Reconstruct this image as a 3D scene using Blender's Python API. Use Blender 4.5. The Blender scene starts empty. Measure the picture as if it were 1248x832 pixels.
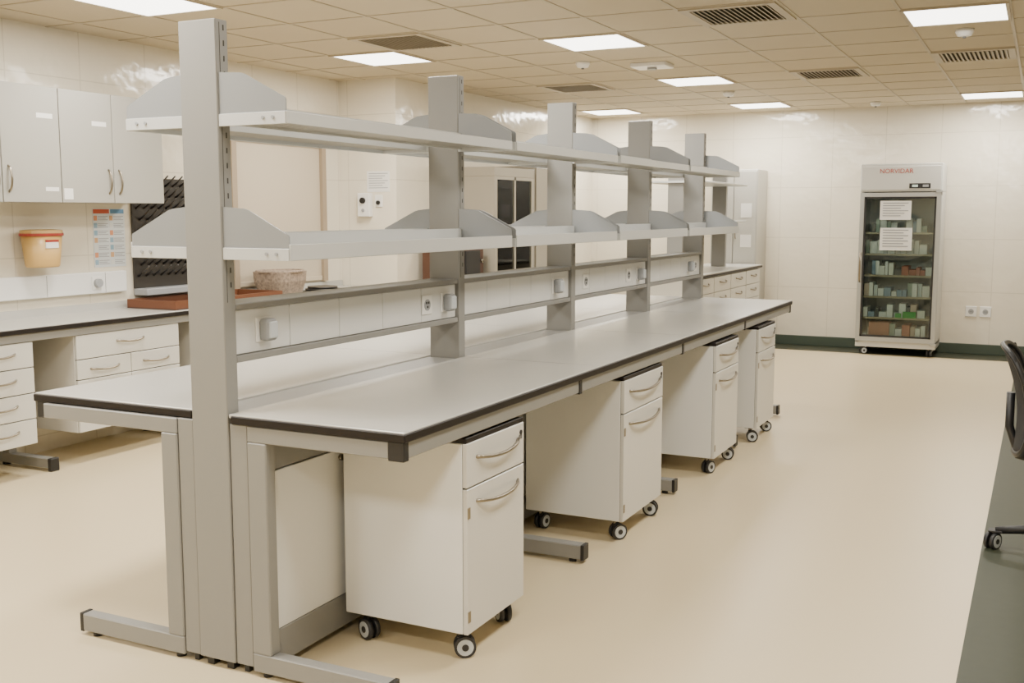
import bpy, bmesh, math, random
from mathutils import Vector, Matrix
random.seed(4)
D=bpy.data; COL=bpy.context.scene.collection

# ------------------------------------------------------------ materials
MC={}
def nmat(name):
    m=D.materials.new(name); m.use_nodes=True
    nt=m.node_tree; return m,nt,nt.nodes["Principled BSDF"]
def mat(name,col,rough=.5,metal=0,bump=0,bscale=30,var=0,vscale=6,spec=.5,emit=0):
    if name in MC: return MC[name]
    m,nt,b=nmat(name)
    b.inputs["Base Color"].default_value=(*col,1); b.inputs["Roughness"].default_value=rough
    b.inputs["Metallic"].default_value=metal; b.inputs["Specular IOR Level"].default_value=spec
    tc=nt.nodes.new("ShaderNodeTexCoord")
    if var:
        n=nt.nodes.new("ShaderNodeTexNoise"); n.inputs["Scale"].default_value=vscale; n.inputs["Detail"].default_value=4
        nt.links.new(tc.outputs["Object"],n.inputs["Vector"])
        mx=nt.nodes.new("ShaderNodeMixRGB"); mx.inputs[1].default_value=(*[c*(1-var) for c in col],1); mx.inputs[2].default_value=(*[min(1,c*(1+var)) for c in col],1)
        nt.links.new(n.outputs["Fac"],mx.inputs[0]); nt.links.new(mx.outputs[0],b.inputs["Base Color"])
    if bump:
        n=nt.nodes.new("ShaderNodeTexNoise"); n.inputs["Scale"].default_value=bscale
        nt.links.new(tc.outputs["Object"],n.inputs["Vector"])
        bp=nt.nodes.new("ShaderNodeBump"); bp.inputs["Strength"].default_value=bump; bp.inputs["Distance"].default_value=.02
        nt.links.new(n.outputs["Fac"],bp.inputs["Height"]); nt.links.new(bp.outputs[0],b.inputs["Normal"])
    if emit:
        b.inputs["Emission Color"].default_value=(*col,1); b.inputs["Emission Strength"].default_value=emit
    MC[name]=m; return m
def tilemat(name,col,line,axes,tw,thh,off=(0,0),mortar=.004,rough=.2,bump=.05,nvar=.03,rowoff=0):
    m,nt,b=nmat(name)
    tc=nt.nodes.new("ShaderNodeTexCoord"); sx=nt.nodes.new("ShaderNodeSeparateXYZ"); cx=nt.nodes.new("ShaderNodeCombineXYZ")
    nt.links.new(tc.outputs["Object"],sx.inputs[0])
    for i in range(2):
        a=nt.nodes.new("ShaderNodeMath"); a.operation='ADD'; a.inputs[1].default_value=-off[i]
        nt.links.new(sx.outputs[axes[i]],a.inputs[0]); nt.links.new(a.outputs[0],cx.inputs[i])
    br=nt.nodes.new("ShaderNodeTexBrick"); br.offset=rowoff; br.inputs["Scale"].default_value=1
    br.inputs["Brick Width"].default_value=tw; br.inputs["Row Height"].default_value=thh
    br.inputs["Mortar Size"].default_value=mortar; br.inputs["Mortar Smooth"].default_value=.1
    br.inputs["Color1"].default_value=(*col,1); br.inputs["Color2"].default_value=(*[c*(1-nvar) for c in col],1); br.inputs["Mortar"].default_value=(*line,1)
    nt.links.new(cx.outputs[0],br.inputs["Vector"]); nt.links.new(br.outputs["Color"],b.inputs["Base Color"])
    b.inputs["Roughness"].default_value=rough
    n=nt.nodes.new("ShaderNodeTexNoise"); n.inputs["Scale"].default_value=5; n.inputs["Detail"].default_value=2
    nt.links.new(tc.outputs["Object"],n.inputs["Vector"])
    bp=nt.nodes.new("ShaderNodeBump"); bp.inputs["Strength"].default_value=bump; bp.inputs["Distance"].default_value=.05
    nt.links.new(n.outputs["Fac"],bp.inputs["Height"]); nt.links.new(bp.outputs[0],b.inputs["Normal"])
    return m

WALLC=(.735,.68,.56); LINEC=(.60,.55,.445)
M_wx=tilemat("wall_tile_x",WALLC,LINEC,("Y","Z"),.6,.6,off=(0,.11),rough=.13,bump=.16,nvar=.02)
M_wy=tilemat("wall_tile_y",WALLC,LINEC,("X","Z"),.6,.6,off=(.1,.11),rough=.13,bump=.16,nvar=.02)
M_floor=mat("floor_vinyl",(.64,.535,.345),.36,var=.03,vscale=1.2,bump=.02,bscale=60)
M_green=mat("floor_green_vinyl",(.034,.040,.024),.5,var=.12,vscale=20,spec=.3)
M_skirt=mat("skirting_green",(.045,.065,.045),.5)
M_ceil=mat("ceiling_tile",(.58,.505,.375),.9,var=.04,vscale=1.3,bump=.2,bscale=160)
M_tbar=mat("ceiling_tbar",(.47,.405,.30),.5)
M_grey=mat("grey_powder_coat",(.235,.232,.218),.42,var=.02,vscale=3)
M_grey2=mat("grey_bracket",(.235,.245,.25),.4)
M_lip=mat("shelf_light_metal",(.54,.55,.54),.35,metal=.1)
M_slat=mat("shelf_slat_metal",(.42,.41,.37),.3,metal=.5)
M_top=mat("bench_laminate",(.46,.45,.415),.27,var=.015,vscale=40)
M_edge=mat("bench_edge_brown",(.010,.007,.006),.5,spec=.3)
M_black=mat("black_plastic",(.010,.010,.011),.45)
M_white=mat("white_laminate",(.76,.76,.74),.28)
M_cab=mat("cabinet_laminate",(.60,.585,.54),.3)
M_cabf=mat("cabinet_front",(.62,.61,.57),.28)
M_ucab=mat("upper_cabinet_front",(.36,.35,.315),.22)
M_gap=mat("shadow_gap",(.05,.05,.045),.8)
M_chrome=mat("brushed_nickel",(.30,.265,.21),.28,metal=1)
M_panel=mat("trunking_white",(.66,.66,.64),.35)
M_sock=mat("socket_white",(.78,.77,.74),.3)
M_plug=mat("plug_grey",(.30,.31,.32),.4)
M_tyre=mat("castor_tyre",(.02,.02,.022),.5)
M_hub=mat("castor_hub",(.50,.53,.55),.35)
M_paper=mat("paper",(.76,.75,.72),.7)
M_ink=mat("ink",(.12,.12,.12),.7)
M_beige=mat("shutter_beige",(.50,.43,.325),.5)
M_yel=mat("sharps_yellow",(.56,.36,.12),.35)
M_red=mat("sharps_red",(.32,.03,.02),.4)
M_brown=mat("tray_brown",(.075,.032,.018),.45)
M_vent=mat("vent_metal",(.46,.40,.30),.5)
M_vdark=mat("vent_dark",(.07,.06,.04),.8)

def glassmat(name,tint,ior=1.6):
    m=D.materials.new(name); m.use_nodes=True; nt=m.node_tree; nt.nodes.clear()
    o=nt.nodes.new("ShaderNodeOutputMaterial"); mx=nt.nodes.new("ShaderNodeMixShader")
    t=nt.nodes.new("ShaderNodeBsdfTransparent"); t.inputs[0].default_value=(*tint,1)
    g=nt.nodes.new("ShaderNodeBsdfGlossy"); g.inputs["Roughness"].default_value=.03; g.inputs[0].default_value=(.9,.9,.9,1)
    lw=nt.nodes.new("ShaderNodeFresnel"); lw.inputs[0].default_value=ior
    nt.links.new(lw.outputs[0],mx.inputs[0]); nt.links.new(t.outputs[0],mx.inputs[1]); nt.links.new(g.outputs[0],mx.inputs[2]); nt.links.new(mx.outputs[0],o.inputs[0])
    return m
M_glass=glassmat("door_glass",(.86,.92,.90)); M_glass2=glassmat("sash_glass_mat",(.75,.76,.74),1.25)

# ------------------------------------------------------------ builders
def group(name,loc=(0,0,0)):
    e=D.objects.new(name,None); e.location=loc; e.empty_display_size=.1; COL.objects.link(e); return e
def link(name,me,g,m,smooth=False):
    me.materials.append(m)
    if smooth:
        for p in me.polygons: p.use_smooth=True
    o=D.objects.new(name,me); COL.objects.link(o)
    if g is not None: o.parent=g
    return o
def off(g): return Vector(g.location) if g is not None else Vector((0,0,0))
def box(g,name,b,m,bev=0,seg=1):
    x0,x1,y0,y1,z0,z1=b
    bm=bmesh.new(); bmesh.ops.create_cube(bm,size=1)
    c=Vector(((x0+x1)/2,(y0+y1)/2,(z0+z1)/2))-off(g)
    for v in bm.verts: v.co=Vector((v.co.x*(x1-x0),v.co.y*(y1-y0),v.co.z*(z1-z0)))+c
    if bev:
        bmesh.ops.bevel(bm,geom=list(bm.edges),offset=bev,segments=seg,affect='EDGES',profile=.5)
    me=D.meshes.new(name); bm.to_mesh(me); bm.free(); return link(name,me,g,m)
def boxes(g,name,bl,m):
    vs=[];fs=[];o=off(g)
    for x0,x1,y0,y1,z0,z1 in bl:
        n=len(vs)
        for z in (z0,z1):
            for x,y in ((x0,y0),(x1,y0),(x1,y1),(x0,y1)): vs.append(Vector((x,y,z))-o)
        for f in ((3,2,1,0),(4,5,6,7),(0,1,5,4),(1,2,6,5),(2,3,7,6),(3,0,4,7)): fs.append([n+i for i in f])
    me=D.meshes.new(name); me.from_pydata(vs,[],fs); return link(name,me,g,m)
def prism(g,name,pts,axis,a0,a1,m,bev=0):
    """extrude a 2-D outline. axis 'Y': pts=(x,z); 'X': pts=(y,z); 'Z': pts=(x,y)"""
    o=off(g)
    def P(p,a):
        return (Vector((p[0],a,p[1])) if axis=='Y' else Vector((a,p[0],p[1])) if axis=='X' else Vector((p[0],p[1],a)))-o
    bm=bmesh.new()
    lo=[bm.verts.new(P(p,a0)) for p in pts]; hi=[bm.verts.new(P(p,a1)) for p in pts]
    bm.faces.new(lo); bm.faces.new(hi); n=len(pts)
    for i in range(n): bm.faces.new((lo[i],lo[(i+1)%n],hi[(i+1)%n],hi[i]))
    bmesh.ops.recalc_face_normals(bm,faces=bm.faces)
    if bev: bmesh.ops.bevel(bm,geom=list(bm.edges),offset=bev,segments=1,affect='EDGES')
    me=D.meshes.new(name); bm.to_mesh(me); bm.free(); return link(name,me,g,m)
def tube(g,name,pts,r,m,n=8,closed=False,rs=None):
    o=off(g); pts=[Vector(p)-o for p in pts]; vs=[];fs=[]; N=len(pts)
    up=None
    for i,p in enumerate(pts):
        a=pts[(i-1)%N] if (closed or i>0) else p; b=pts[(i+1)%N] if (closed or i<N-1) else p
        t=(b-a).normalized()
        if up is None: up=Vector((0,0,1)) if abs(t.z)<.9 else Vector((1,0,0))
        s=t.cross(up)
        if s.length<1e-4: s=t.cross(Vector((0,1,0)))
        s.normalize(); u2=s.cross(t).normalized(); up=u2
        rr=rs[i] if rs else r
        for k in range(n):
            an=2*math.pi*k/n; vs.append(p+s*math.cos(an)*rr+u2*math.sin(an)*rr)
    for i in range(N if closed else N-1):
        j=(i+1)%N
        for k in range(n): fs.append([i*n+k,i*n+(k+1)%n,j*n+(k+1)%n,j*n+k])
    if not closed: fs.append(list(range(n))[::-1]); fs.append([(N-1)*n+k for k in range(n)])
    me=D.meshes.new(name); me.from_pydata(vs,[],fs)
    bm=bmesh.new(); bm.from_mesh(me); bmesh.ops.recalc_face_normals(bm,faces=bm.faces); bm.to_mesh(me); bm.free()
    ob=link(name,me,g,m)
    for p in me.polygons:
        if len(p.vertices)==4: p.use_smooth=True
    return ob
def cyl(g,name,p0,p1,r,m,n=20): return tube(g,name,[p0,p1],r,m,n)
def text(g,name,s,loc,size,m,rot=(math.radians(90),0,0)):
    c=D.curves.new(name,'FONT'); c.body=s; c.size=size; c.extrude=.001; c.align_x='CENTER'; c.align_y='CENTER'; c.materials.append(m)
    o=D.objects.new(name,c); COL.objects.link(o); o.location=Vector(loc)-off(g); o.rotation_euler=rot; o.parent=g; return o

# ------------------------------------------------------------ room
H=2.83; XL=-6.0; XP=-5.37; YP=8.42; YB=13.2; XR=1.9; YF=-2.6
box(None,"floor",(XL-.1,XR+.1,YF-.1,YB+.1,-.1,0),M_floor)
g=group("floor_border",(-.2,0,0))
prism(g,"green_vinyl_side",[(-.19,YF),(XR,YF),(XR,12.7),(-.19,12.7)],'Z',0,.002,M_green)
box(g,"green_vinyl_back",(XP,XR,12.7,YB,0,.002),M_green)
box(None,"wall_left",(XL-.1,XL,YF-.1,YP,0,H),M_wx)
box(None,"wall_pier",(XL-.1,XP,YP,YB+.1,0,H),M_wy)
box(None,"wall_back",(XP,XR+.1,YB,YB+.1,0,H),M_wy)
box(None,"wall_right",(XR,XR+.1,YF-.1,YB,0,H),M_wx)
box(None,"wall_front",(XL,XR,YF-.1,YF,0,H),M_wy)
box(None,"baseboard_back",(XP,XR,YB-.015,YB,0.002,.12),M_skirt,.004)
box(None,"baseboard_right",(XR-.015,XR,YF,YB-.02,0.002,.12),M_skirt,.004)
box(None,"baseboard_pier",(XP,XP+.015,YP,YB-.02,0.0,.12),M_skirt,.004)
ceil=box(None,"ceiling",(XL-.1,XR+.1,YF-.1,YB+.1,H,H+.1),M_ceil)
PX,PY=.605,.63; GX,GY=-.86,7.03
def cell(c,r): return (GX+c*PX,GX+(c+1)*PX,GY+r*PY,GY+(r+1)*PY)
bars=[]
k=-20
while GX+k*PX<XR:
    x=GX+k*PX
    if x>XL: 
        if x>XP: bars.append((x-.011,x+.011,YF,YB,H-.005,H+.001))
        else: bars.append((x-.011,x+.011,YF,YP,H-.005,H+.001))
    k+=1
for k in range(-20,20):
    y=GY+k*PY
    if YF<y<YB: bars.append((XL if y<YP else XP,XR,y-.011,y+.011,H-.0045,H+.001))
tb=boxes(None,"ceiling_grid_bars",bars,M_tbar); tb.parent=ceil

M_lamp=mat("lamp_diffuser",(1,.97,.90),.5,emit=6)
def lamp(c,r,power=54):
    x0,x1,y0,y1=cell(c,r); g=group("ceiling_light_panel",((x0+x1)/2,(y0+y1)/2,H))
    box(g,"diffuser",(x0+.02,x1-.02,y0+.02,y1-.02,H-.008,H),M_lamp)
    t=.02
    boxes(g,"frame",[(x0,x1,y0,y0+t,H-.012,H),(x0,x1,y1-t,y1,H-.012,H),(x0,x0+t,y0+t,y1-t,H-.012,H),(x1-t,x1,y0+t,y1-t,H-.012,H)],M_tbar)
    l=D.lights.new("led_source",'AREA'); l.shape='RECTANGLE'; l.size=PX-.05; l.size_y=PY-.05; l.energy=power; l.color=(1,.945,.855)
    o=D.objects.new("led_source",l); COL.objects.link(o); o.parent=g; o.location=(0,0,-.012)
for c,r in [(-7,-12),(-4,-12),(0,-12),(-7,-8),(-4,-8),(0,-8),(-7,-4),(-4,-4),(0,-4),(-7,0),(-4,0),(0,0),(-4,4),(-7,8),(-4,8),(0,8)]:
    lamp(c,r)
def vent(c,r):
    x0,x1,y0,y1=cell(c,r); g=group("ceiling_air_diffuser",((x0+x1)/2,(y0+y1)/2,H))
    t=.06
    boxes(g,"frame",[(x0+.01,x1-.01,y0+.01,y0+t,H-.014,H),(x0+.01,x1-.01,y1-t,y1-.01,H-.014,H),(x0+.01,x0+t,y0+t,y1-t,H-.014,H),(x1-t,x1-.01,y0+t,y1-t,H-.014,H)],M_vent)
    box(g,"dark_plenum",(x0+t,x1-t,y0+t,y1-t,H-.003,H),M_vdark)
    n=15
    for i in range(n):
        xx=x0+t+(x1-x0-2*t)*(i+.5)/n
        prism(g,"louvre_%d"%i,[(xx-.014,H-.003),(xx-.007,H-.003),(xx+.011,H-.018),(xx+.004,H-.018)],'Y',y0+t,y1-t,M_vent)
for c,r in [(-2,-1),(-6,-1),(-2,4),(0,3),(-6,4),(-2,-9),(-6,-9)]: vent(c,r)
def detector(x,y,kind):
    g=group(kind,(x,y,H))
    tube(g,"body",[(x,y,H),(x,y,H-.02),(x,y,H-.045),(x,y,H-.05)],.05,M_sock,20,rs=[.06,.058,.045,.02])
    cyl(g,"sensor",(x,y,H-.06),(x,y,H-.048),.012,M_ink,10)
detector(-3.45,8.25,"smoke_detector"); detector(-2.95,10.9,"smoke_detector"); detector(-.55,7.95,"smoke_detector"); detector(-1.75,12.6,"smoke_detector")
x0,x1,y0,y1=cell(-4,2); g=group("ceiling_emergency_light",((x0+x1)/2,(y0+y1)/2,H))
box(g,"housing",(x0+.15,x1-.15,y0+.2,y1-.2,H-.035,H),M_sock,.006); cyl(g,"lens",((x0+x1)/2,(y0+y1)/2,H-.05),((x0+x1)/2,(y0+y1)/2,H-.034),.04,M_plug)

# ------------------------------------------------------------ handle, castor
def bow(g,name,x,y0,y1,z,out=.032,r=.0068,horizontal=True,z1=None,sag=.016):
    pts=[]
    for i in range(13):
        t=i/12; s=(1-(2*t-1)**2)
        if horizontal: pts.append((x+out*min(1,s**.6),y0+(y1-y0)*t,z-sag*s+ (sag*.5)))
        else: pts.append((x+out*min(1,s**.6),y0,z+(z1-z)*t))
    tube(g,name,pts,r,M_chrome,8)
def castor(g,i,x,y,ang=0,zt=.105):
    R=.04; c,s=math.cos(ang),math.sin(ang)
    px,py=x+c*.018,y+s*.018
    for k,sd in enumerate((-1,1)):
        ax,ay=-s*sd,c*sd
        def q(d): return (px+ax*d,py+ay*d,R)
        cyl(g,"castor_%d_tyre_%d"%(i,k),q(.007),q(.024),R,M_tyre,24)
        cyl(g,"castor_%d_rim_%d"%(i,k),q(.023),q(.0255),R*.76,M_hub,24)
        cyl(g,"castor_%d_hub_%d"%(i,k),q(.0253),q(.0275),R*.32,M_tyre,16)
    tube(g,"castor_%d_hood"%i,[(px,py,R),(px-c*.01,py-s*.01,R+.03),(x,y,R+.045)],.012,M_tyre,10,rs=[.008,.012,.014])
    cyl(g,"castor_%d_stem"%i,(x,y,R+.03),(x,y,zt),.009,M_chrome,10)
    box(g,"castor_%d_plate"%i,(x-.03,x+.03,y-.03,y+.03,zt-.006,zt),M_tyre)

# ------------------------------------------------------------ mobile pedestals
def pedestal(y0,y1,xf=-1.765,xb=-2.29,castang=(.6,2.4,-.4,1.2)):
    g=group("mobile_drawer_pedestal",((xf+xb)/2,(y0+y1)/2,0))
    zb,zt=.105,.80
    box(g,"carcass",(xb,xf-.02,y0,y1,zb,zt),M_white,.003)
    box(g,"dark_top",(xb,xf-.004,y0+.002,y1-.002,zt,zt+.02),M_edge,.003)
    box(g,"front_gap",(xf-.022,xf-.018,y0+.004,y1-.004,zb+.004,zt-.002),M_gap)
    box(g,"drawer_front",(xf-.018,xf,y0+.001,y1-.001,.642,zt),M_cabf,.002)
    box(g,"file_drawer_front",(xf-.018,xf,y0+.001,y1-.001,zb,.636),M_cabf,.002)
    bow(g,"handle_upper",xf-.003,y0+.07,y1-.05,.735); bow(g,"handle_lower",xf-.003,y0+.07,y1-.05,.575)
    cyl(g,"lock",(xf-.002,y1-.03,.765),(xf+.004,y1-.03,.765),.009,M_black,12)
    box(g,"label_lock",(xf,xf+.002,y1-.045,y1-.02,.74,.755),M_ink)
    box(g,"edge_bracket_upper",(xf,xf+.0025,y0+.003,y0+.022,.53,.57),M_chrome); box(g,"edge_bracket_lower",(xf,xf+.0025,y0+.003,y0+.022,.15,.19),M_chrome)
    for i,(x,y) in enumerate([(xf-.06,y0+.05),(xf-.06,y1-.05),(xb+.06,y0+.05),(xb+.06,y1-.05)]):
        castor(g,i,x,y,castang[i])
    return g
pedestal(3.20,3.66); pedestal(4.77,5.35,castang=(.9,.2,1.4,2)); pedestal(6.29,6.82,xf=-1.74,castang=(1.2,.2,.4,2)); pedestal(7.33,7.84,xf=-1.73,castang=(.3,.5,1.4,2))

# ------------------------------------------------------------ island bench (with its reagent shelving)
PYS=[2.78,4.40,5.75,7.10,8.41]; PD=.06
XI0,XI1=-2.625,-2.465; XRt=-1.755; XLt=-3.43; YE=8.50
g=group("island_lab_bench",(-2.545,5.6,0)); IB=g
def slab(nm,x0,x1,y0,y1,inner):
    box(g,nm+"_laminate",(x0,x1,y0,y1,.906,.92),M_top,.002)
    a,b=(x0+.01,x1+.005) if inner<0 else (x0-.005,x1-.01)
    box(g,nm+"_edge_band",(a,b,y0-.005,y1+.005,.887,.915),M_edge,.003)
slab("bench_top_right",XI1+.006,XRt,PYS[0],YE,-1)
slab("bench_top_left",XLt,XI0-.006,PYS[0]+.02,YE,1)
for i,y in enumerate((4.43,5.78,7.13)):
    box(g,"top_seam_r_%d"%i,(XI1+.01,XRt+.001,y,y+.003,.9195,.9204),M_grey); box(g,"top_seam_l_%d"%i,(XLt+.001,XI0-.01,y,y+.003,.9195,.9204),M_grey)
box(g,"front_rail",(XRt-.06,XRt-.008,PYS[0]+.01,YE-.02,.830,.886),M_grey,.003)
box(g,"left_rail",(XLt+.01,XLt+.06,PYS[0]+.03,YE-.02,.830,.886),M_grey,.003)
for nm,y in (("a",PYS[0]+.002),("b",4.20),("c",5.67),("d",7.05),("e",YE-.03)):
    box(g,"rail_cap_"+nm,(XRt-.064,XRt-.004,y,y+.03,.824,.887),M_black,.002)
    box(g,"rail_cap_left_"+nm,(XLt+.006,XLt+.064,y+.02,y+.05,.824,.887),M_black,.002)
for i,y in enumerate(PYS):
    ya=y if i else y+.0; yb=ya+.05
    if i: ya,yb=y-.005,y+.055
    box(g,"crossbeam_r_%d"%i,(-2.385,XRt-.062,ya+.002,yb,.830,.885),M_grey,.003)
    box(g,"crossbeam_l_%d"%i,(XLt+.062,-2.70,ya+.002,yb,.830,.885),M_grey,.003)
    box(g,"leg_r_%d"%i,(-2.385,-2.305,ya,yb,.085,.830),M_grey,.004)
    box(g,"leg_l_%d"%i,(-2.775,-2.70,ya,yb,.085,.830),M_grey,.004)
    box(g,"foot_r_%d"%i,(-2.385,-1.83,ya,yb,.018,.085),M_grey,.004)
    box(g,"foot_l_%d"%i,(-3.21,-2.70,ya,yb,.018,.085),M_grey,.004)
    box(g,"foot_cap_r_%d"%i,(-1.832,-1.815,ya,yb,.014,.087),M_black,.002)
    box(g,"foot_cap_l_%d"%i,(-3.225,-3.208,ya,yb,.014,.087),M_black,.002)
    for k,x in enumerate((-3.16,-2.74,-2.34,-1.88)): cyl(g,"leveller_%d_%d"%(i,k),(x,ya+.027,0),(x,ya+.027,.018),.018,M_black,12)
box(g,"end_filler_right",(XI1+.003,-2.388,PYS[0]+.006,PYS[0]+.05,.03,.886),M_grey,.002)
box(g,"end_filler_left",(-2.697,XI0-.003,PYS[0]+.006,PYS[0]+.05,.03,.886),M_grey,.002)
boxes(g,"filler_feet",[(-2.44,-2.42,PYS[0]+.02,PYS[0]+.04,0,.03),(-2.67,-2.65,PYS[0]+.02,PYS[0]+.04,0,.03)],M_black)
for i in range(4):
    a,b=PYS[i]+.058,PYS[i+1]-.008
    box(g,"modesty_panel_r_%d"%i,(-2.345,-2.33,a,b,.155,.72),M_white,.002)
    box(g,"modesty_panel_l_%d"%i,(-2.745,-2.73,a,b,.155,.72),M_white,.002)
    box(g,"lower_rail_r_%d"%i,(-2.375,-2.325,a,b,.03,.155),M_grey,.003)
    box(g,"lower_rail_l_%d"%i,(-2.77,-2.72,a,b,.03,.155),M_grey,.003)
    box(g,"upper_rail_r_%d"%i,(-2.385,-2.335,a,b,.722,.830),M_grey,.003)
    box(g,"upper_rail_l_%d"%i,(-2.76,-2.72,a,b,.722,.830),M_grey,.003)
    box(g,"spine_channel_%d"%i,(XI0-.004,XI1+.004,PYS[i]+PD+.003,PYS[i+1]-.003,.86,.914),M_grey,.002)
    cyl(g,"panel_clip_%d"%i,(-2.33,a+.40,.69),(-2.318,a+.40,.69),.012,M_chrome,10)

ZT=2.235
for i,y in enumerate(PYS):
    box(g,"upright_%d"%i,(XI0,XI1,y,y+PD,.03,ZT),M_grey,.003)
    boxes(g,"upright_foot_%d"%i,[(XI0+.02,XI0+.05,y+.015,y+.045,0,.03),(XI1-.05,XI1-.02,y+.015,y+.045,0,.03)],M_black)
    sl=[]
    z=1.35
    while z<2.2:
        sl.append((XI1-.001,XI1+.0012,y+.036,y+.041,z,z+.018)); sl.append((XI0-.0012,XI0+.001,y+.036,y+.041,z,z+.018)); z+=.05
    boxes(g,"slots_%d"%i,sl,M_gap)
    box(g,"channel_line_%d"%i,(XI1-.0005,XI1+.0008,y+.018,y+.020,1.3,ZT-.01),M_gap)
XSr,XSl=-2.19,-2.88
def bracket(tag,y,zb,flange):
    for side,(xi,xo) in (("r",(XI1,XSr)),("l",(XI0,XSl))):
        s=1 if side=="r" else -1
        k=.09 if side=="r" else .06
        pts=[(xi,zb+.03),(xi,zb+.172),(xi+s*k,zb+.166),(xi+s*(k+.02),zb+.161),(xo-s*.004,zb+.080),(xo-s*.0,zb+.074),(xo,zb+.03)]
        prism(g,"bracket_%s_%s"%(tag,side),pts,'Y',y,y+.004,M_grey2)
        if flange:
            box(g,"shelf_end_flange_%s_%s"%(tag,side),(min(xi,xo),max(xi,xo),y-.004,y+.006,zb-.004,zb+.036),M_lip,.001)
        for k,dx in enumerate((.05,.09)):
            cyl(g,"bolt_%s_%s_%d"%(tag,side,k),(xo-s*dx,y-.008,zb+.018),(xo-s*dx,y+.001,zb+.018),.006,M_plug,10)
for tier,zb in enumerate((1.45,1.89)):
    for i,y in enumerate(PYS):
        if i==0: ys=[y+.008]
        elif i==4: ys=[y+.05]
        else: ys=[y+.004,y+.052]
        for j,yy in enumerate(ys): bracket("%d_%d_%d"%(tier,i,j),yy,zb,True)
    for i in range(4):
        a,b=PYS[i]+(.014 if i==0 else .06),PYS[i+1]+.0
        if i==3: b+=.048
        for side,(xi,xo) in (("r",(XI1+.01,XSr)),("l",(XI0-.01,XSl))):
            s=1 if side=="r" else -1; lo,hi=min(xi,xo),max(xi,xo)
            box(g,"shelf_front_lip_%d_%d_%s"%(tier,i,side),(min(xo,xo+s*.006),max(xo,xo+s*.006),a-.008,b+.004,zb-.004,zb+(.05 if tier==0 else .036)),M_lip,.002)
            box(g,"shelf_back_lip_%d_%d_%s"%(tier,i,side),(min(xi,xi+s*.006),max(xi,xi+s*.006),a,b,zb+.004,zb+.08),M_lip)
            if tier==0:
                box(g,"shelf_tray_%d_%d_%s"%(tier,i,side),(lo,hi,a,b,zb+.012,zb+.022),M_lip)
            else:
                n=9; w=(hi-lo)/n
                boxes(g,"shelf_slats_%d_%d_%s"%(tier,i,side),[(lo+k*w+.004,lo+(k+1)*w-.008,a,b,zb+.012,zb+.024) for k in range(n)],M_slat)
                boxes(g,"shelf_crossbars_%d_%d_%s"%(tier,i,side),[(lo,hi,a+(b-a)*t-.012,a+(b-a)*t+.012,zb+.024,zb+.030) for t in (.02,.35,.65,.98)],M_slat)
for i in range(4):
    a,b=PYS[i]+PD+.002,PYS[i+1]-.002
    box(g,"trunking_body_%d"%i,(XI0+.02,XI1-.03,a,b,1.10,1.27),M_grey,.002)
    box(g,"trunking_top_rail_%d"%i,(XI0+.005,XI1-.004,a,b,1.27,1.292),M_grey,.003)
    box(g,"trunking_bottom_rail_%d"%i,(XI0+.005,XI1-.004,a,b,1.088,1.112),M_grey,.003)
    n=5; w=(b-a)/n
    for k in range(n):
        box(g,"trunking_cover_%d_%d"%(i,k),(XI1-.03,XI1-.018,a+k*w+.0015,a+(k+1)*w-.0015,1.114,1.268),M_panel,.002)
def socket(y,i,plug=0):
    x=XI1-.018
    box(g,"socket_plate_%d"%i,(x,x+.006,y-.043,y+.043,1.147,1.235),M_sock,.002)
    if plug:
        box(g,"plug_%d"%i,(x+.005,x+.045,y-.03,y+.03,1.15,1.23),M_plug,.012,3)
        box(g,"plug_cap_%d"%i,(x+.04,x+.052,y-.022,y+.022,1.16,1.22),M_hub,.005,2)
    else:
        cyl(g,"socket_recess_%d"%i,(x+.005,y,1.19),(x+.008,y,1.19),.026,M_plug,20)
        boxes(g,"socket_pins_%d"%i,[(x+.008,x+.0095,y-.014,y-.004,1.195,1.205),(x+.008,x+.0095,y+.004,y+.014,1.195,1.205),(x+.008,x+.0095,y-.005,y+.005,1.176,1.186)],M_black)
for i,(y,pl) in enumerate([(3.0,1),(4.13,0),(4.30,1),(5.55,1),(5.63,0),(6.0,0),(6.75,0),(6.95,1),(8.10,1),(8.28,0)]): socket(y,i,pl)

# ------------------------------------------------------------ left wall bench
g=group("wall_lab_bench",(-5.7,5,0)); XF=-5.43
box(g,"countertop",(XL+.002,XF,1.5,YP-.01,.904,.92),M_top,.002)
box(g,"countertop_edge",(XL+.004,XF+.004,1.497,YP-.008,.885,.914),M_edge,.003)
box(g,"front_rail",(XF-.055,XF-.01,1.5,YP-.01,.835,.885),M_grey,.002)
box(g,"rear_upstand",(XL+.002,XL+.02,1.5,YP-.01,.92,.97),M_top)
def under(y0,y1,layout,tag):
    zb=.205; zt=.834
    box(g,"unit_%s_carcass"%tag,(XL+.03,XF-.035,y0,y1,zb,zt),M_cab,.003)
    box(g,"unit_%s_gap"%tag,(XF-.036,XF-.034,y0+.004,y1-.004,zb+.004,zt-.004),M_gap)
    for k,(a,b,c,d) in enumerate(layout):
        box(g,"unit_%s_front_%d"%(tag,k),(XF-.034,XF-.015,y0+a+.003,y0+b-.003,c+.003,d-.003),M_cabf,.002)
        m=(a+b)/2+y0; hw=min(.12,(b-a)*.32)
        bow(g,"unit_%s_handle_%d"%(tag,k),XF-.017,m-hw,m+hw,min(d-.07,(c+d)/2+.03) if d-c<.3 else d-.06,sag=.012)
four=[(0,.5,.205+k*.157,.205+(k+1)*.157) for k in range(4)]
under(3.95,4.45,four,"a"); under(3.4,3.94,[(a,.54,c,d) for a,b,c,d in four],"b"); under(1.9,2.4,four,"c")
two=[(0,.9,.675,.834),(0,.45,.545,.675),(.45,.9,.545,.675),(0,.45,.205,.545),(.45,.9,.205,.545)]
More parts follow.
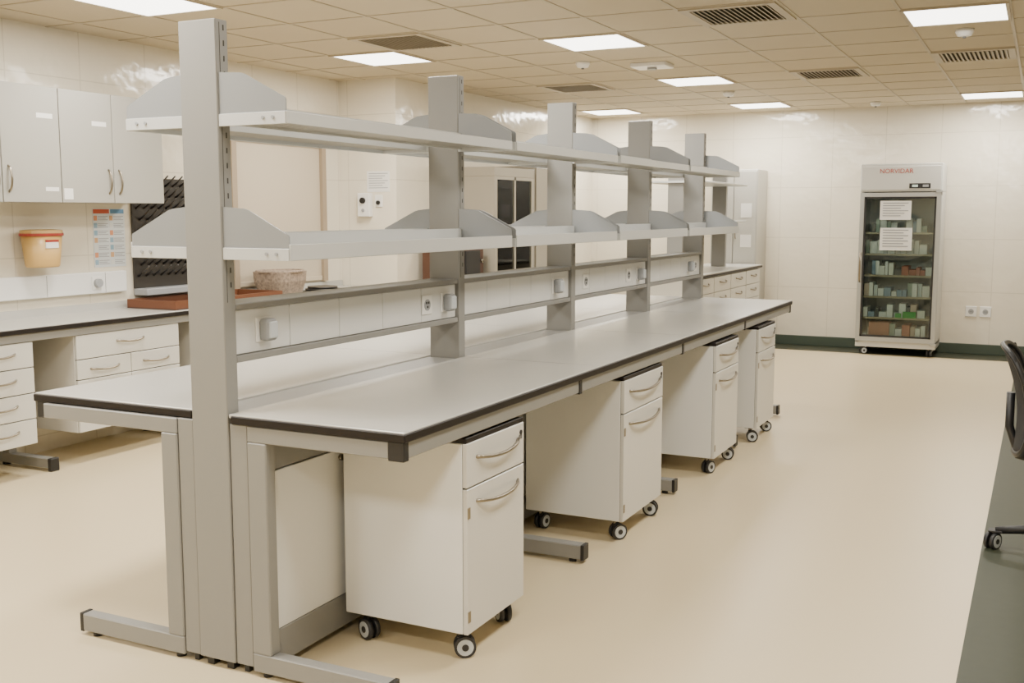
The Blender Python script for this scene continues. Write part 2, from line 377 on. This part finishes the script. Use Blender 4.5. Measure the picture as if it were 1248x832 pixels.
under(4.77,5.67,two,"d"); under(5.9,6.8,two,"e"); under(7.1,8.0,two,"f")
for i,y in enumerate((1.7,3.2,4.58,5.78,6.95,8.2)):
    box(g,"leg_%d"%i,(XL+.1,XL+.16,y-.03,y+.03,.08,.885),M_grey,.003)
    box(g,"foot_%d"%i,(XL+.05,XF-.06,y-.03,y+.03,.02,.08),M_grey,.003)
    box(g,"foot_cap_%d"%i,(XF-.062,XF-.03,y-.032,y+.032,.0,.083),M_black,.003)
    box(g,"leveller_%d"%i,(XL+.08,XL+.11,y-.02,y+.02,0,.02),M_black)

g=group("wall_cupboard",(-5.8,4.6,2))
UX=-5.62; zb,zt=1.67,2.385
box(g,"carcass",(XL+.001,UX-.02,3.15,5.76,zb,zt),M_ucab,.002)
box(g,"front_gap",(UX-.021,UX-.019,3.155,5.755,zb+.004,zt-.004),M_gap)
ds=[3.15,3.585,4.01,4.44,4.875,5.305,5.76]
for k in range(6):
    box(g,"door_%d"%k,(UX-.019,UX,ds[k]+.003,ds[k+1]-.003,zb,zt),M_ucab,.002)
    hy=ds[k]+.045 if k%2==1 else ds[k+1]-.045
    if k==3: hy=ds[k]+.045
    bow(g,"handle_%d"%k,UX-.003,hy,hy,1.73,horizontal=False,z1=1.89)
    if k in (3,4): box(g,"label_%d"%k,(UX,UX+.001,ds[k+1]-.17,ds[k+1]-.05,(2.19 if k==3 else 2.17),(2.22 if k==3 else 2.2)),M_paper)
box(g,"label_a",(UX,UX+.001,4.75,4.85,1.74,1.765),M_paper); box(g,"label_b",(UX,UX+.001,4.89,4.96,1.69,1.76),M_paper)
g=group("wall_power_trunking",(-5.97,4.5,1.12))
box(g,"body",(XL,XL+.045,2.0,5.70,1.04,1.19),M_white,.006,2)
boxes(g,"joints",[(XL+.0445,XL+.0455,y,y+.003,1.045,1.185) for y in (2.6,3.4,4.2,5.0,5.5)],M_gap)
for k,y in enumerate((4.53,5.42)):
    box(g,"socket_%d"%k,(XL+.045,XL+.052,y-.043,y+.043,1.07,1.16),M_sock,.002)
    cyl(g,"round_plug_%d"%k,(XL+.05,y,1.115),(XL+.08,y,1.115),.03,M_plug if k else M_hub,20)
# sharps bucket
g=group("sharps_container",(-5.87,4.92,1.25))
def ring(cx,cy,z,rx,ry,n=24,e=.6):
    return [(cx+rx*math.copysign(abs(math.cos(a))**e,math.cos(a)),cy+ry*math.copysign(abs(math.sin(a))**e,math.sin(a)),z) for a in [2*math.pi*i/n for i in range(n)]]
def loft(g,name,rings,m,smooth=False):
    o=off(g); vs=[];fs=[];n=len(rings[0])
    for r in rings: vs+= [Vector(p)-o for p in r]
    for i in range(len(rings)-1):
        for k in range(n): fs.append([i*n+k,i*n+(k+1)%n,(i+1)*n+(k+1)%n,(i+1)*n+k])
    fs.append(list(range(n))[::-1]); fs.append([(len(rings)-1)*n+k for k in range(n)])
    me=D.meshes.new(name); me.from_pydata(vs,[],fs); ob=link(name,me,g,m)
    if smooth:
        for p in me.polygons:
            if len(p.vertices)==4: p.use_smooth=True
    return ob
cx,cy=-5.885,4.92
loft(g,"tub",[ring(cx,cy,1.25,.078,.105,e=.85),ring(cx,cy,1.26,.085,.112,e=.85),ring(cx,cy,1.46,.10,.135,e=.85)],M_yel,True)
loft(g,"rim_band",[ring(cx,cy,1.455,.105,.145,e=.85),ring(cx,cy,1.472,.105,.145,e=.85)],M_red)
loft(g,"lid",[ring(cx,cy,1.472,.103,.142,e=.85),ring(cx,cy,1.492,.10,.138,e=.85),ring(cx,cy,1.497,.06,.09,e=.85)],M_yel)
box(g,"label",(cx+.085,cx+.099,cy-.05,cy+.05,1.375,1.43),M_paper,.002); box(g,"label_band",(cx+.0855,cx+.100,cy-.05,cy+.05,1.415,1.43),M_red)
box(g,"wall_bracket",(XL,cx-.07,cy-.05,cy+.05,1.33,1.46),M_plug)
# safety poster
g=group("safety_poster",(XL,5.6,1.43))
box(g,"sheet",(XL,XL+.003,5.45,5.74,1.22,1.635),mat("poster_paper",(.60,.63,.64),.4))
box(g,"header",(XL+.003,XL+.004,5.455,5.60,1.60,1.63),mat("poster_red",(.50,.08,.03),.5)); box(g,"header_b",(XL+.003,XL+.004,5.61,5.735,1.60,1.63),mat("poster_blue",(.10,.24,.42),.5))
cs=[(.60,.25,.12),(.55,.33,.16),(.25,.38,.48),(.62,.63,.60),(.22,.36,.46)]
for r in range(7):
    for c in range(2):
        z=1.585-r*.052; y=5.458+c*.142
        box(g,"row_%d_%d"%(r,c),(XL+.003,XL+.004,y,y+.03,z-.035,z),mat("poster_%d"%((r*2+c)%5),cs[(r*2+c)%5],.5))
        boxes(g,"lines_%d_%d"%(r,c),[(XL+.003,XL+.004,y+.036,y+.128-(j%2)*.02,z-.008-j*.012,z-.003-j*.012) for j in range(3)],M_plug)
# drying rack (peg board)
g=group("glassware_drying_rack",(XL+.01,6.08,1.2))
M_rack=mat("rack_black",(.03,.026,.022),.35)
box(g,"board",(XL+.002,XL+.02,5.80,6.42,1.05,1.86),M_rack,.004)
for r in range(9):
    for c in range(8):
        y=5.84+c*.075+(r%2)*.03; z=1.14+r*.083
        tube(g,"peg_%d_%d"%(r,c),[(XL+.02,y,z),(XL+.07,y,z+.03),(XL+.125,y,z+.075)],.006,M_rack,6,rs=[.009,.007,.005])
box(g,"drip_tray",(XL+.002,XL+.14,5.80,6.42,1.0,1.05),M_plug,.006)
g=group("instrument_tray",(-5.68,6.3,.92))
box(g,"base",(-5.92,-5.46,5.66,6.85,.921,.93),M_brown)
boxes(g,"walls",[(-5.92,-5.46,5.66,5.675,.93,.985),(-5.92,-5.46,6.835,6.85,.93,.985),(-5.92,-5.905,5.675,6.835,.93,.985),(-5.475,-5.46,5.675,6.835,.93,.985)],mat("tray_side",(.14,.05,.022),.45))
boxes(g,"dark_tools",[(-5.85,-5.6,5.75,5.8,.93,.95),(-5.85,-5.55,5.9,5.93,.93,.955),(-5.8,-5.5,6.2,6.5,.93,.97)],M_rack)
g=group("woven_basket",(-5.72,7.15,.92))
M_bask=mat("basket_weave",(.26,.20,.15),.8,var=.85,vscale=45)
loft(g,"basket_body",[ring(-5.72,7.15,.921,.14,.17),ring(-5.72,7.15,1.04,.17,.21),ring(-5.72,7.15,1.12,.175,.215)],M_bask)
tube(g,"basket_rim",[(-5.72+.178*math.cos(a),7.15+.218*math.sin(a),1.12) for a in [2*math.pi*i/24 for i in range(24)]],.012,M_bask,6,closed=True)
g=group("dark_dish_stack",(-5.6,7.6,.92))
for k in range(3): cyl(g,"dish_%d"%k,(-5.62,7.6,.921+k*.018),(-5.62,7.6,.935+k*.018),.17-.02*k,M_rack,24)

g=group("wall_hatch_shutter",(XL,7.45,1.6))
box(g,"shutter_panel",(XL,XL+.02,6.92,8.08,.98,2.20),M_beige,.003)
boxes(g,"frame",[(XL,XL+.05,6.86,6.92,.98,2.26),(XL,XL+.05,8.08,8.14,.98,2.26),(XL,XL+.05,6.92,8.08,2.20,2.26)],mat("shutter_frame",(.33,.26,.18),.5))
box(g,"bottom_bar",(XL+.02,XL+.035,6.93,8.07,.99,1.03),M_beige,.003)

g=group("wall_isolator_switch",(-5.70,YP,1.68))
box(g,"box",(-5.765,-5.63,YP-.06,YP,1.57,1.79),M_sock,.008,2)
cyl(g,"knob",(-5.70,YP-.08,1.72),(-5.70,YP-.058,1.72),.028,M_black,16); cyl(g,"knob_lower",(-5.70,YP-.07,1.63),(-5.70,YP-.058,1.63),.015,M_plug,16)
g=group("wall_notice",(-5.6,YP,1.87))
box(g,"sheet",(-5.69,-5.44,YP-.003,YP,1.80,1.99),M_paper)
boxes(g,"text_lines",[(-5.67,-5.46-(k%3)*.03,YP-.004,YP-.003,1.965-k*.022,1.972-k*.022) for k in range(7)],M_plug)
g=group("wall_socket",(-5.55,YP,1.7))
box(g,"plate",(-5.60,-5.52,YP-.012,YP,1.66,1.77),M_sock,.003); cyl(g,"plug",(-5.56,YP-.03,1.70),(-5.56,YP-.01,1.70),.02,M_black,12)

# ------------------------------------------------------------ bench with equipment
g=group("equipment_bench",(-5.05,10.2,0))
box(g,"countertop",(XP+.02,-4.7,8.7,12.2,.902,.93),M_top,.003); box(g,"countertop_edge",(XP+.02,-4.696,8.697,12.203,.89,.915),M_edge)
for k in range(5):
    y=8.72+k*.70
    box(g,"unit_%d"%k,(XP+.03,-4.75,y,y+.66,.12,.889),M_cab,.003)
    for j in range(3):
        box(g,"front_%d_%d"%(k,j),(-4.75,-4.73,y+.004,y+.656,.13+j*.25,.37+j*.25),M_cabf,.002); bow(g,"handle_%d_%d"%(k,j),-4.732,y+.2,y+.46,.30+j*.25)
    box(g,"plinth_%d"%k,(XP+.05,-4.8,y,y+.66,0,.12),M_black)
g=group("biosafety_cabinet",(-5.0,9.7,.93))
M_bsc=mat("bsc_body",(.34,.31,.25),.35); M_bscd=mat("bsc_interior",(.07,.055,.04),.5); M_bscf=mat("bsc_frame",(.36,.33,.27),.35)
Y0,Y1,X0,X1=9.25,10.15,XP+.02,-4.78
box(g,"top_hood",(X0,X1,Y0,Y1,1.96,2.05),M_bsc,.004); box(g,"base_tray",(X0,X1,Y0,Y1,.931,.99),M_bsc,.004)
box(g,"side_near",(X0,X1,Y0,Y0+.03,.99,1.96),M_bsc); box(g,"side_far",(X0,X1,Y1-.03,Y1,.99,1.96),M_bsc); box(g,"back_panel",(X0,X0+.03,Y0+.03,Y1-.03,.99,1.96),M_bscd)
boxes(g,"inner_liner",[(X0+.03,X1-.03,Y0+.03,Y0+.034,.99,1.96),(X0+.03,X1-.03,Y1-.034,Y1-.03,.99,1.96)],M_bscd)
box(g,"middle_shelf",(X0+.03,X1-.01,Y0+.03,Y1-.03,1.44,1.47),M_bsc)
boxes(g,"front_frame",[(X1-.02,X1,Y0+.03,Y1-.03,1.93,1.96),(X1-.02,X1,9.69,9.72,.99,1.96),(X1-.02,X1,Y0+.03,Y0+.06,.99,1.93),(X1-.02,X1,Y1-.06,Y1-.03,.99,1.93),(X1-.021,X1+.001,Y0+.03,Y1-.03,1.43,1.49),(X1-.02,X1,Y0+.03,Y1-.03,.99,1.04)],M_bscf)
box(g,"sash_glass",(X1-.013,X1-.009,Y0+.06,Y1-.06,1.04,1.93),M_glass2)
for k in range(9):
    y=Y0+.1+k*.085
    cyl(g,"bottle_%d"%k,(-4.95,y,1.471),(-4.95,y,1.58+.05*(k%3)),.03,(M_paper,M_yel,M_plug)[k%3],14)
    cyl(g,"bottle_low_%d"%k,(-4.95,y,.991),(-4.95,y,1.12+.04*(k%2)),.033,(M_plug,M_paper,M_brown)[k%3],14)
g=group("storage_cabinet",(-5.0,10.8,.93))
box(g,"body",(XP+.02,-4.85,10.3,11.2,.931,2.1),M_bsc,.005)
box(g,"door_a",(-4.85,-4.83,10.31,10.745,.95,2.08),M_bsc,.003); box(g,"door_b",(-4.85,-4.83,10.755,11.19,.95,2.08),M_bsc,.003)
bow(g,"handle_a",-4.832,10.70,10.70,1.4,horizontal=False,z1=1.6); bow(g,"handle_b",-4.832,10.80,10.80,1.4,horizontal=False,z1=1.6)
g=group("bench_oven",(-5.1,8.95,.93))
box(g,"body",(-5.3,-4.85,8.75,9.15,.95,1.28),M_brown,.01,2); box(g,"door",(-4.85,-4.83,8.77,9.05,.97,1.25),M_black,.004); cyl(g,"knob",(-4.85,9.1,1.15),(-4.825,9.1,1.15),.02,M_chrome,14)
boxes(g,"feet",[(-5.28,-5.24,8.78,8.82,.931,.95),(-4.92,-4.88,8.78,8.82,.931,.95),(-5.28,-5.24,9.08,9.12,.931,.95),(-4.92,-4.88,9.08,9.12,.931,.95)],M_black)

# far bench with drawers
g=group("drawer_bench",(-3.3,11.5,0)); fx=-2.97
box(g,"countertop",(-3.62,fx,10.0,12.64,.985,1.003),M_top,.002); box(g,"countertop_edge",(-3.624,fx+.004,9.996,12.644,.968,.992),M_edge,.003)
for k in range(4):
    y=10.02+k*.655
    box(g,"unit_%d"%k,(-3.58,fx-.04,y,y+.64,.15,.967),M_cab,.003)
    for j in range(5):
        z0=.16+j*.16
        box(g,"drawer_%d_%d"%(k,j),(fx-.04,fx-.02,y+.004,y+.636,z0,z0+.154),M_cabf,.002); bow(g,"handle_%d_%d"%(k,j),fx-.022,y+.2,y+.44,z0+.09)
    box(g,"plinth_%d"%k,(-3.55,fx-.08,y,y+.64,0,.15),M_black)
g=group("tall_storage_cabinet",(-3.2,12.9,0))
M_tall=mat("tall_cabinet_grey",(.48,.47,.43),.3)
box(g,"body",(-3.62,-3.06,12.70,13.18,.003,2.12),M_tall,.005)
box(g,"door_a",(-3.61,-3.345,12.68,12.70,.1,2.10),M_tall,.003); box(g,"door_b",(-3.335,-3.07,12.68,12.70,.1,2.10),M_tall,.003)
tube(g,"handle",[(-3.31,12.685,1.3),(-3.31,12.665,1.32),(-3.31,12.665,1.48),(-3.31,12.685,1.5)],.006,M_chrome,8)
boxes(g,"notices",[(-3.25,-3.12,12.678,12.68,1.55,1.72),(-3.25,-3.12,12.678,12.68,1.2,1.35)],M_paper)
g=group("bench_shelf_rack",(-3.3,11,1.003))
for k,y in enumerate((10.3,11.9)):
    box(g,"upright_%d"%k,(-3.38,-3.22,y,y+.06,1.004,2.12),M_grey,.003)
for t,z in enumerate((1.5,1.9)):
    box(g,"shelf_%d"%t,(-3.6,-3.0,10.28,11.98,z,z+.02),M_lip,.003)

# ------------------------------------------------------------ glass-door refrigerator
g=group("glass_door_refrigerator",(-1.45,12.9,0))
fx0,fx1,fy0,fy1=-1.88,-1.02,12.60,13.16
M_fr=mat("fridge_white",(.56,.555,.52),.3); M_fin=mat("fridge_interior",(.34,.36,.34),.4); M_fg=mat("fridge_frame_grey",(.38,.38,.36),.35,metal=.3)
box(g,"side_left",(fx0,fx0+.04,fy0+.05,fy1,.14,1.84),M_fr,.003); box(g,"side_right",(fx1-.04,fx1,fy0+.05,fy1,.14,1.84),M_fr,.003)
box(g,"back",(fx0+.04,fx1-.04,fy1-.04,fy1,.14,1.84),M_fin); box(g,"base",(fx0,fx1,fy0+.05,fy1,.09,.17),M_fr,.003)
box(g,"liner_right",(fx1-.045,fx1-.04,fy0+.06,fy1-.04,.17,1.84),M_fin); box(g,"liner_left",(fx0+.04,fx0+.045,fy0+.06,fy1-.04,.17,1.84),M_fin)
box(g,"header",(fx0,fx1,fy0+.01,fy1,1.84,2.15),M_fr,.008,2); box(g,"header_fascia",(fx0+.012,fx1-.012,fy0,fy0+.01,1.86,2.12),M_fr,.003)
text(g,"header_lettering","NORVIDAR",(-1.50,fy0-.001,2.065),.07,mat("lettering_red",(.40,.04,.03),.5))
box(g,"display",(-1.36,-1.14,fy0-.006,fy0,1.875,1.93),M_black,.002); box(g,"display_digits",(-1.33,-1.27,fy0-.008,fy0-.006,1.89,1.915),mat("lcd",(.5,.6,.55),.5,emit=.3))
box(g,"display_key",(-1.22,-1.16,fy0-.008,fy0-.006,1.89,1.915),M_plug)
dt=.05
boxes(g,"door_frame",[(fx0+.005,fx0+dt,fy0,fy0+.045,.16,1.83),(fx1-dt,fx1-.005,fy0,fy0+.045,.16,1.83),(fx0+dt,fx1-dt,fy0,fy0+.045,1.785,1.83),(fx0+dt,fx1-dt,fy0,fy0+.045,.16,.21)],M_fg)
boxes(g,"door_gasket",[(fx0+dt,fx0+dt+.02,fy0+.008,fy0+.04,.21,1.785),(fx1-dt-.02,fx1-dt,fy0+.008,fy0+.04,.21,1.785),(fx0+dt,fx1-dt,fy0+.008,fy0+.04,1.765,1.785),(fx0+dt,fx1-dt,fy0+.008,fy0+.04,.21,.23)],M_black)
box(g,"door_glass",(fx0+dt+.018,fx1-dt-.018,fy0+.018,fy0+.024,.23,1.766),M_glass)
tube(g,"door_handle",[(fx0+.03,fy0,1.15),(fx0+.03,fy0-.035,1.17),(fx0+.03,fy0-.035,.85),(fx0+.03,fy0,.83)],.009,M_chrome,8)
boxes(g,"hinges",[(fx1-.06,fx1+.01,fy0-.006,fy0+.05,1.83,1.85),(fx1-.06,fx1+.01,fy0-.006,fy0+.05,.14,.16)],M_fg)
for k,z in enumerate((.42,.66,.90,1.14,1.38)):
    bl=[(fx0+.045,fx1-.045,yy,yy+.006,z,z+.006) for yy in [fy0+.07+j*.06 for j in range(8)]]+[(fx0+.045,fx1-.045,fy0+.065,fy0+.072,z-.010,z+.010)]
    boxes(g,"wire_shelf_%d"%k,bl,M_chrome)
pc=[(.75,.75,.72),(.60,.62,.62),(.22,.30,.40),(.62,.46,.36),(.30,.36,.30),(.78,.76,.70),(.42,.12,.07),(.10,.10,.10)]
pb={}
for k,z in enumerate((.175,.43,.67,.91,1.15,1.39)):
    x=fx0+.07
    while x<fx1-.14:
        w=random.uniform(.03,.085); hh=random.uniform(.05,.16 if k else .2); ci=random.choice([0,0,1,2,3,4,5,5,6,7])
        if random.random()<.94: pb.setdefault(ci,[]).append((x,x+w,fy0+.085+random.uniform(0,.06),fy0+.35,z,z+hh))
        x+=w+.006
for ci,bl in pb.items(): boxes(g,"medicine_boxes_%d"%ci,bl,mat("carton_%d"%ci,pc[ci],.5))
box(g,"red_carton",(-1.74,-1.52,fy0+.075,fy0+.3,.176,.37),mat("carton_red",(.34,.12,.07),.6))
boxes(g,"green_packs",[(-1.38,-1.24,fy0+.075,fy0+.2,.43,.50),(-1.46,-1.40,fy0+.075,fy0+.2,.43,.48)],mat("carton_green",(.08,.38,.08),.5))
boxes(g,"door_notices",[(-1.66,-1.33,fy0+.014,fy0+.017,1.53,1.74),(-1.65,-1.31,fy0+.014,fy0+.017,1.19,1.44)],M_paper)
boxes(g,"notice_print",[(-1.63,-1.36-(k%3)*.04,fy0+.012,fy0+.0145,1.71-k*.028,1.72-k*.028) for k in range(6)]+[(-1.62,-1.35-(k%2)*.05,fy0+.012,fy0+.0145,1.41-k*.03,1.422-k*.03) for k in range(7)],M_plug)
for i,(x,y) in enumerate([(fx0+.07,fy0+.1),(fx1-.07,fy0+.1),(fx0+.07,fy1-.07),(fx1-.07,fy1-.07)]): castor(g,i,x,y,.5+i,zt=.092)
for x in (-.70,-.55):
    g=group("wall_socket",(x,YB,.49))
    box(g,"plate",(x-.06,x+.06,YB-.012,YB,.43,.55),M_sock,.004); cyl(g,"recess",(x,YB-.015,.49),(x,YB-.011,.49),.03,M_plug,18)
    boxes(g,"pins",[(x-.012,x-.006,YB-.017,YB-.0145,.487,.495),(x+.006,x+.012,YB-.017,YB-.0145,.487,.495)],M_black)

# ------------------------------------------------------------ office chair
cx,cy=.225,5.52
g=group("office_chair",(cx,cy,0))
M_fab=mat("chair_fabric",(.012,.012,.013),.85,bump=.2,bscale=300)
for k in range(5):
    a=math.pi+2*math.pi*k/5+.05; ex,ey=cx+.36*math.cos(a),cy+.36*math.sin(a)
    tube(g,"base_leg_%d"%k,[(cx,cy,.13),(cx+.17*math.cos(a),cy+.17*math.sin(a),.115),(ex,ey,.088)],.02,M_black,10,rs=[.028,.024,.017])
    castor(g,k,ex,ey,a+1,zt=.09)
cyl(g,"gas_lift",(cx,cy,.10),(cx,cy,.42),.025,M_black,16); cyl(g,"lift_sleeve",(cx,cy,.10),(cx,cy,.26),.034,M_black,16)
box(g,"mechanism",(cx-.14,cx+.10,cy-.08,cy+.08,.40,.45),M_black,.012,2)
box(g,"seat_cushion",(cx-.20,cx+.26,cy-.24,cy+.24,.45,.53),M_fab,.035,4)
ZB=.735
def bx(y,z): return -.25-.05*(1-(y/.23)**2)+.04*math.sin((z+.25)/.5*math.pi)-.07*(z+.25)/.5
def bp(t):
    a=2*math.pi*t; y=.23*math.copysign(abs(math.cos(a))**.45,math.cos(a)); z=.25*math.copysign(abs(math.sin(a))**.5,math.sin(a))
    return (cx+bx(y,z),cy+y,ZB+z)
tube(g,"backrest_frame",[bp(i/40) for i in range(40)],.014,M_black,8,closed=True)
vs=[];fs=[];N=14
for i in range(N+1):
    for j in range(N+1):
        y=-.22+.44*j/N; z=-.24+.48*i/N; vs.append((bx(y,z),y,ZB+z))
for i in range(N):
    for j in range(N): a=i*(N+1)+j; fs.append((a,a+1,a+N+2,a+N+1))
me=D.meshes.new("mesh_back"); me.from_pydata(vs,[],fs); o=link("mesh_back",me,g,M_fab,True); sm=o.modifiers.new("thick","SOLIDIFY"); sm.thickness=.006
tube(g,"back_spine",[(cx-.12,cy,.43),(cx-.28,cy,.46),(cx-.325,cy,.60),(cx-.325,cy,.76)],.02,M_black,10)

# ------------------------------------------------------------ world, camera
w=D.worlds.new("world"); bpy.context.scene.world=w; w.use_nodes=True
w.node_tree.nodes["Background"].inputs[0].default_value=(1,.95,.85,1); w.node_tree.nodes["Background"].inputs[1].default_value=.3
cam=D.cameras.new("camera"); cam.sensor_width=36; cam.lens=36*1300/1248; cam.clip_end=100
co=D.objects.new("camera",cam); COL.objects.link(co); co.location=(0,0,1.6)
co.rotation_euler=(math.radians(90-6.84),0,math.radians(26.4)); bpy.context.scene.camera=co
